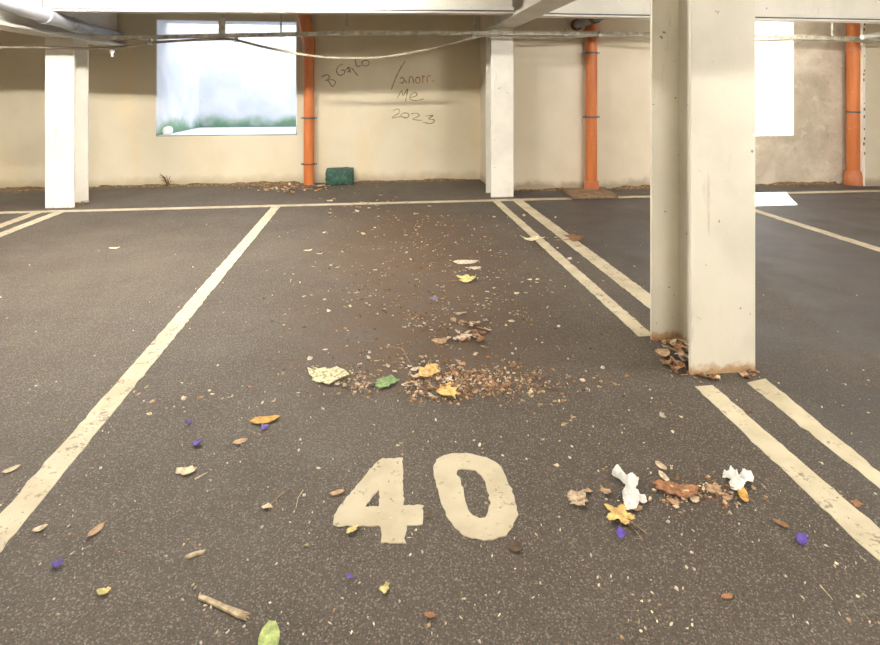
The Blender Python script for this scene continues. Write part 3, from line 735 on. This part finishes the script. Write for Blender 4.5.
for i, (x, y, w, lb) in enumerate(VIOLET):
    put(leaf_bm([(a, r*(1 if j % 2 else .72)) for j, (a, r) in enumerate(rag_outline(i+300, 12, .9))], sz(w, y)*1.05, .8, i+7), 'violet_petal', x, y, i, LEAF['purple'], lb, 'petal')
# twigs and splinters
def twig(pts, r, mat, label, name='twig', cat='twig', fork=None):
    P = [G(x, y, r+.003) for x, y in pts]; bm = nb(); tube(bm, P, r, 7, True, [r*(1-.5*i/(len(P)-1)) for i in range(len(P))])
    if fork: Q = [G(x, y, r+.003) for x, y in fork]; tube(bm, Q, r*.7, 6)
    return tag(obj(name, bm, mat, smooth=True), label, cat)
twig([(303, 490), (298, 498), (296, 508)], .0016, LEAF['straw'], 'thin upright twig left of the digit 4')
twig([(290, 488), (278, 497), (268, 507)], .0015, LEAF['twig'], 'forked twig left of the digit 4', fork=[(276, 498), (277, 506)])
twig([(560, 389), (548, 389), (541, 386)], .003, LEAF['dark'], 'dark twig at the right end of the litter band', fork=[(543, 387), (543, 379)])
twig([(624, 520), (636, 531), (643, 541)], .0012, LEAF['tan'], 'thin leaf stalk running out from the yellow maple leaf')
twig([(195, 479), (202, 475), (208, 472)], .0025, LEAF['straw'], 'short pale twig right of the straw leaf at the left')
twig([(860, 556), (866, 561)], .0015, LEAF['straw'], 'tiny pale twig at the right, left of the corner line')
twig([(820, 585), (828, 594), (833, 600)], .0013, LEAF['straw'], 'thin pale twig at the lower right corner')
twig([(413, 368), (402, 348), (384, 346)], .0022, LEAF['tan'], 'tan twig behind the green leaf scrap')
twig([(195, 541), (195, 549)], .0012, LEAF['tan'], 'hair thin twig above the small wooden splinter')
def splinter(x0, y0, x1, y1, w, label, frayed=True):
    a, b_ = G(x0, y0), G(x1, y1); d = (b_-a); L = d.length; u = d/L; n = V(-u.y, u.x, 0); w = w*pxm(y0)/2
    ol = [a+n*w*.8, a-u*w*.6, a-n*w*.9, a+u*L*.35-n*w*.8, a+u*L*.62-n*w, a+u*L*.8-n*w*1.3]
    if frayed: ol += [b_-n*w*1.0, b_-u*L*.12-n*w*.4, b_+u*w*.3, b_-u*L*.14+n*w*.2, b_-u*L*.02+n*w*1.3, a+u*L*.72+n*w*1.0]
    else: ol += [b_]
    ol += [a+u*L*.5+n*w*.75, a+u*L*.25+n*w*.9]
    bm = nb(); prism(bm, [(p.x, p.y) for p in ol], .0005, .006)
    return tag(obj('wood_splinter', bm, LEAF['wood'], bevel=.001), label, 'splinter')
splinter(200, 598, 249, 619, 5.5, 'long pale wooden splinter with a frayed end at the lower left')
splinter(187, 558, 206, 551, 5, 'small pale wooden splinter above the long one', False)
# crumpled tissues: one crumpled sheet each
def tissue(pts, label, seed, hgt):
    bm = nb(); lp = [G(x, y) for x, y in pts]
    edges = []; vs = [bm.verts.new(p) for p in lp]
    for a, c in zip(vs, vs[1:]+vs[:1]): edges.append(bm.edges.new((a, c)))
    bmesh.ops.triangle_fill(bm, edges=edges, use_beauty=True)
    for _ in range(4):
        long = [e for e in bm.edges if e.calc_length() > .011]
        if long: bmesh.ops.subdivide_edges(bm, edges=long, cuts=1, use_grid_fill=False); bmesh.ops.triangulate(bm, faces=bm.faces[:]); bmesh.ops.beautify_fill(bm, faces=bm.faces[:], edges=bm.edges[:])
    rn = random.Random(seed)
    rim = {v.index for e in bm.edges if e.is_boundary for v in e.verts}
    bm.verts.index_update(); rim = {v for e in bm.edges if e.is_boundary for v in e.verts}
    for v in bm.verts:
        q = v.co*38+V(seed*5, 0, 0); rdg = 1-abs(noise.noise(q))*2.2; f2 = noise.noise(v.co*95+V(0, seed, 0))
        z = .003+hgt*max(0, .25+.55*rdg+.3*f2)*(0.25 if v in rim else 1)
        v.co += V(rn.gauss(0, .0012), rn.gauss(0, .0012), z)
    fs = bm.faces[:]; ex = bmesh.ops.extrude_face_region(bm, geom=fs)
    for g_ in ex['geom']:
        if isinstance(g_, bmesh.types.BMVert): g_.co.z -= .0015
    return tag(obj('crumpled_tissue', bm, M['tissue'], smooth=False), label, 'tissue')
tissue([(600+x/9.92, 465+y/9.92) for x, y in [(118, 92), (150, 55), (210, 70), (250, 108), (272, 136), (340, 125), (386, 150), (380, 200), (347, 250), (332, 264), (372, 300), (415, 345), (455, 320), (466, 385), (430, 406), (385, 380), (366, 450), (320, 464), (240, 460), (235, 400), (213, 300), (240, 255), (268, 245), (250, 212), (215, 180), (160, 147), (124, 118)]],
    'crumpled white tissue beside the yellow maple leaf', 1, .03)
tissue([(640+x/6.77, 455+y/6.77) for x, y in [(555, 140), (600, 120), (625, 108), (657, 140), (690, 140), (740, 116), (772, 160), (762, 187), (722, 190), (706, 215), (690, 252), (660, 252), (620, 240), (604, 200), (620, 180), (590, 168), (565, 166)]],
    'crumpled white tissue at the right end of the brown leaf heap', 2, .03)

# small leaf fragments: individual things, one group per place and look
PROTO = []
for i in range(9):
    me_bm = leaf_bm(rag_outline(i+900, 9, .55 if i % 2 else .85), 1.0, .55, i+30, .03); me = bpy.data.meshes.new('leaf_fragment'); me_bm.to_mesh(me); me_bm.free()
    for p_ in me.polygons: p_.use_smooth = True
    PROTO.append(me)
MES = {}
def frag(x, y, w, col, label, group, rnd, zlift=0.0, P=None, tilt=.0):
    key = (rnd.randrange(9), col)
    if key not in MES: m = PROTO[key[0]].copy(); m.materials.append(LEAF[col]); MES[key] = m
    o = bpy.data.objects.new('leaf_fragment', MES[key]); COL.objects.link(o)
    c = P if P is not None else G(x, y)
    if math.hypot(c.x-X1, c.y-Y1) < .13 or (c.y > YW1-.27 and g0.x-.05 < c.x < g1.x+.05): c = V(c.x-.05, YW1-.36, 0)
    s = w*H/(c.y) / F * (c.y*c.y) / H if P is not None else sz(w, y)
    if P is not None: s = w
    o.scale = (s, s*rnd.uniform(.6, 1), s*rnd.uniform(.6, 1.2)); o.location = (c.x, c.y, Z0+zlift); o.rotation_euler = (rnd.uniform(-tilt, tilt), rnd.uniform(-tilt, tilt), rnd.uniform(0, 6.28))
    tag(o, label, 'leaf fragment', group)
rnd = random.Random(77)
def zone(n, fx, fy, wmin, wmax, cols, label, group, tilt=.0):
    for _ in range(n):
        x, y = fx(), fy(); frag(x, y, rnd.uniform(wmin, wmax), rnd.choice(cols), label, group, rnd, tilt=tilt, zlift=.0 if not tilt else .004)
g = rnd.gauss; U = rnd.uniform
zone(46, lambda: g(410, 48), lambda: min(398, max(340, g(376, 14))), 5, 11, ['straw', 'tan', 'pinkgrey'], 'pale curled leaf fragment in the litter band across the middle of bay 40', 'pale fragments in the litter band', .25)
zone(30, lambda: g(475, 34), lambda: min(399, max(325, g(378, 16))), 5, 12, ['rust', 'brown', 'tan'], 'brown curled leaf fragment in the litter band across the middle of bay 40', 'brown fragments in the litter band', .25)
zone(24, lambda: g(470, 14), lambda: U(322, 342), 5, 11, ['rust', 'tan', 'straw'], 'curled leaf fragment in the rusty heap behind the litter band', 'fragments in the rusty heap', .25)
zone(60, lambda: U(290, 580), lambda: U(215, 335), 3, 7, ['cream', 'straw', 'pinkgrey'], 'small pale leaf fragment on the asphalt of the rear half of bay 40', 'pale fragments in the rear half of the bay')
zone(30, lambda: g(360, 40), lambda: g(206, 6), 4, 8, ['straw', 'tan', 'rust', 'pinkgrey'], 'small leaf fragment by the painted line at the head of bay 40', 'fragments at the head of the bay', .2)
zone(26, lambda: g(290, 26), lambda: g(187, 3), 5, 10, ['ochre', 'tan', 'rust', 'straw', 'brown'], 'leaf fragment drifted round the foot of the orange pipe by the opening', 'fragments round the left orange pipe', .35)
zone(22, lambda: U(130, 330), lambda: g(398, 6), 4, 9, ['tan', 'straw', 'rust'], 'leaf fragment in the thin left tail of the litter band', 'fragments in the tail of the litter band', .2)
zone(20, lambda: g(712, 22), lambda: g(492, 6), 4, 9, ['tan', 'straw', 'brown'], 'leaf fragment among the brown leaf heap between the two tissues', 'fragments between the tissues', .3)
zone(22, lambda: U(540, 690), lambda: U(350, 470), 3, 7, ['straw', 'tan', 'pinkgrey'], 'pale leaf fragment on the asphalt left of the near column', 'fragments left of the near column')
zone(26, lambda: U(150, 560), lambda: U(400, 640), 3, 7, ['straw', 'cream', 'tan'], 'small pale leaf fragment on the asphalt round the painted 40', 'fragments round the painted number')
# leaves packed into the hollow of the near column and along its front
rr_ = random.Random(5)
def colleaf(n, fx, fy, cols, label, group, w0, w1, zr):
    for _ in range(n):
        frag(0, 0, rr_.uniform(w0, w1), rr_.choice(cols), label, group, rr_, rr_.uniform(0, zr), V(fx(), fy(), 0), .5)
colleaf(30, lambda: rr_.uniform(NX0-.03, (NX0+NX1)/2-.05), lambda: rr_.uniform(NY+.07, NY+.29), ['tan', 'straw', 'straw', 'tan', 'pinkgrey', 'rust'], 'dry leaf packed into the hollow side of the near column', 'leaves in the hollow of the near column', .04, .085, .05)
colleaf(12, lambda: rr_.uniform(NX0-.07, NX0+.0), lambda: rr_.uniform(NY-.02, NY+.2), ['tan', 'rust', 'brown'], 'dry leaf spilling out beside the left edge of the near column', 'leaves spilling from the near column', .04, .07, .012)
colleaf(16, lambda: rr_.choice([rr_.uniform(NX0, NX0+.11), rr_.uniform(NX1-.09, NX1)]), lambda: rr_.uniform(NY-.05, NY-.012), ['tan', 'ochre', 'straw', 'rust'], 'dry leaf lying against the front foot of the near column', 'leaves at the front of the near column', .03, .06, .006)
colleaf(8, lambda: rr_.uniform(lx1-.03, lx1+.05), lambda: rr_.uniform(YC+.05, YC+.25), ['tan', 'brown', 'rust'], 'brown leaf in the right-hand hollow of the far left column', 'leaves at the far left column', .04, .08, .02)
# uncountable crumbs
def crumbs(n, label, fx, fy, smin, smax, cols, seed):
    rn = random.Random(seed); bm = nb()
    for _ in range(n):
        c = G(fx(rn), fy(rn)); s = rn.uniform(smin, smax); a = rn.uniform(0, 6.28); mi = rn.randrange(len(cols))
        if noise.noise(V(c.x*7, c.y*4, seed))+.35 < rn.random()*.7: continue
        if not (-6.8 < c.x < 6.4 and .5 < c.y < 7.3): continue
        k_ = rn.choice((3, 4, 5)); ar = rn.uniform(.15, .8); h = rn.uniform(.001, .003)
        pts = []
        for j in range(k_):
            t_ = j*2*PI/k_; x, y = s*math.cos(t_), s*ar*math.sin(t_); pts.append((c.x+x*math.cos(a)-y*math.sin(a), c.y+x*math.sin(a)+y*math.cos(a)))
        lo = [bm.verts.new((q[0], q[1], .0005)) for q in pts]; hi = [bm.verts.new((q[0], q[1], .0005+h+rn.uniform(0, s*.5))) for q in pts]
        fs = [bm.faces.new(hi)]+[bm.faces.new((lo[j], lo[(j+1) % k_], hi[(j+1) % k_], hi[j])) for j in range(k_)]
        for f in fs: f.material_index = mi
    o = obj('leaf_crumbs', bm, [LEAF[c] for c in cols]); o['kind'] = 'stuff'; tag(o, label, 'litter')
def litter_y(r): return min(402, r.choice((r.gauss(380, 11), r.uniform(215, 392), r.uniform(215, 330))))
crumbs(4200, 'crumbled leaf litter strewn down the middle of bay 40', lambda r: r.choice((r.gauss(430, 50), r.gauss(430, 85))), litter_y, .002, .010, ['straw', 'tan', 'grey', 'brown', 'pinkgrey', 'twig', 'twig', 'rust', 'dark'], 1)
crumbs(1100, 'brown crumbled leaves thickest across the front of the litter band', lambda r: r.gauss(470, 48), lambda r: r.gauss(387, 7), .002, .012, ['straw', 'tan', 'twig', 'brown', 'rust', 'brown', 'twig'], 6)
crumbs(1100, 'fine pale leaf crumbs scattered over the asphalt all round', lambda r: r.uniform(-10, 890), lambda r: r.choice((r.uniform(200, 645), r.uniform(380, 645))), .0018, .006, ['cream', 'straw', 'tan', 'pinkgrey'], 2)
crumbs(420, 'crumbled leaves round the foot of the left orange pipe', lambda r: r.gauss(290, 36), lambda r: 181+abs(r.gauss(4, 3)), .008, .028, ['tan', 'straw', 'brown', 'rust', 'twig'], 3)
crumbs(220, 'crumbled leaves round the brown leaf heap between the tissues', lambda r: r.gauss(700, 30), lambda r: r.gauss(493, 8), .003, .009, ['tan', 'straw', 'brown', 'rust'], 4)

# ------------------------------------------------------------------ daylight
w = bpy.data.worlds.new('daylight'); SC.world = w; w.use_nodes = True
bg = w.node_tree.nodes['Background']; bg.inputs[0].default_value = (.87, .90, 1.0, 1); bg.inputs[1].default_value = 4.5
sl = bpy.data.lights.new('sun', 'SUN'); sl.energy = 40; sl.angle = .01; sl.color = (1, .96, .88)
so = bpy.data.objects.new('sun', sl); COL.objects.link(so); so.location = (3, 12, 10)
so.rotation_euler = V(-.62, -1, -1.3).to_track_quat('-Z', 'Y').to_euler()
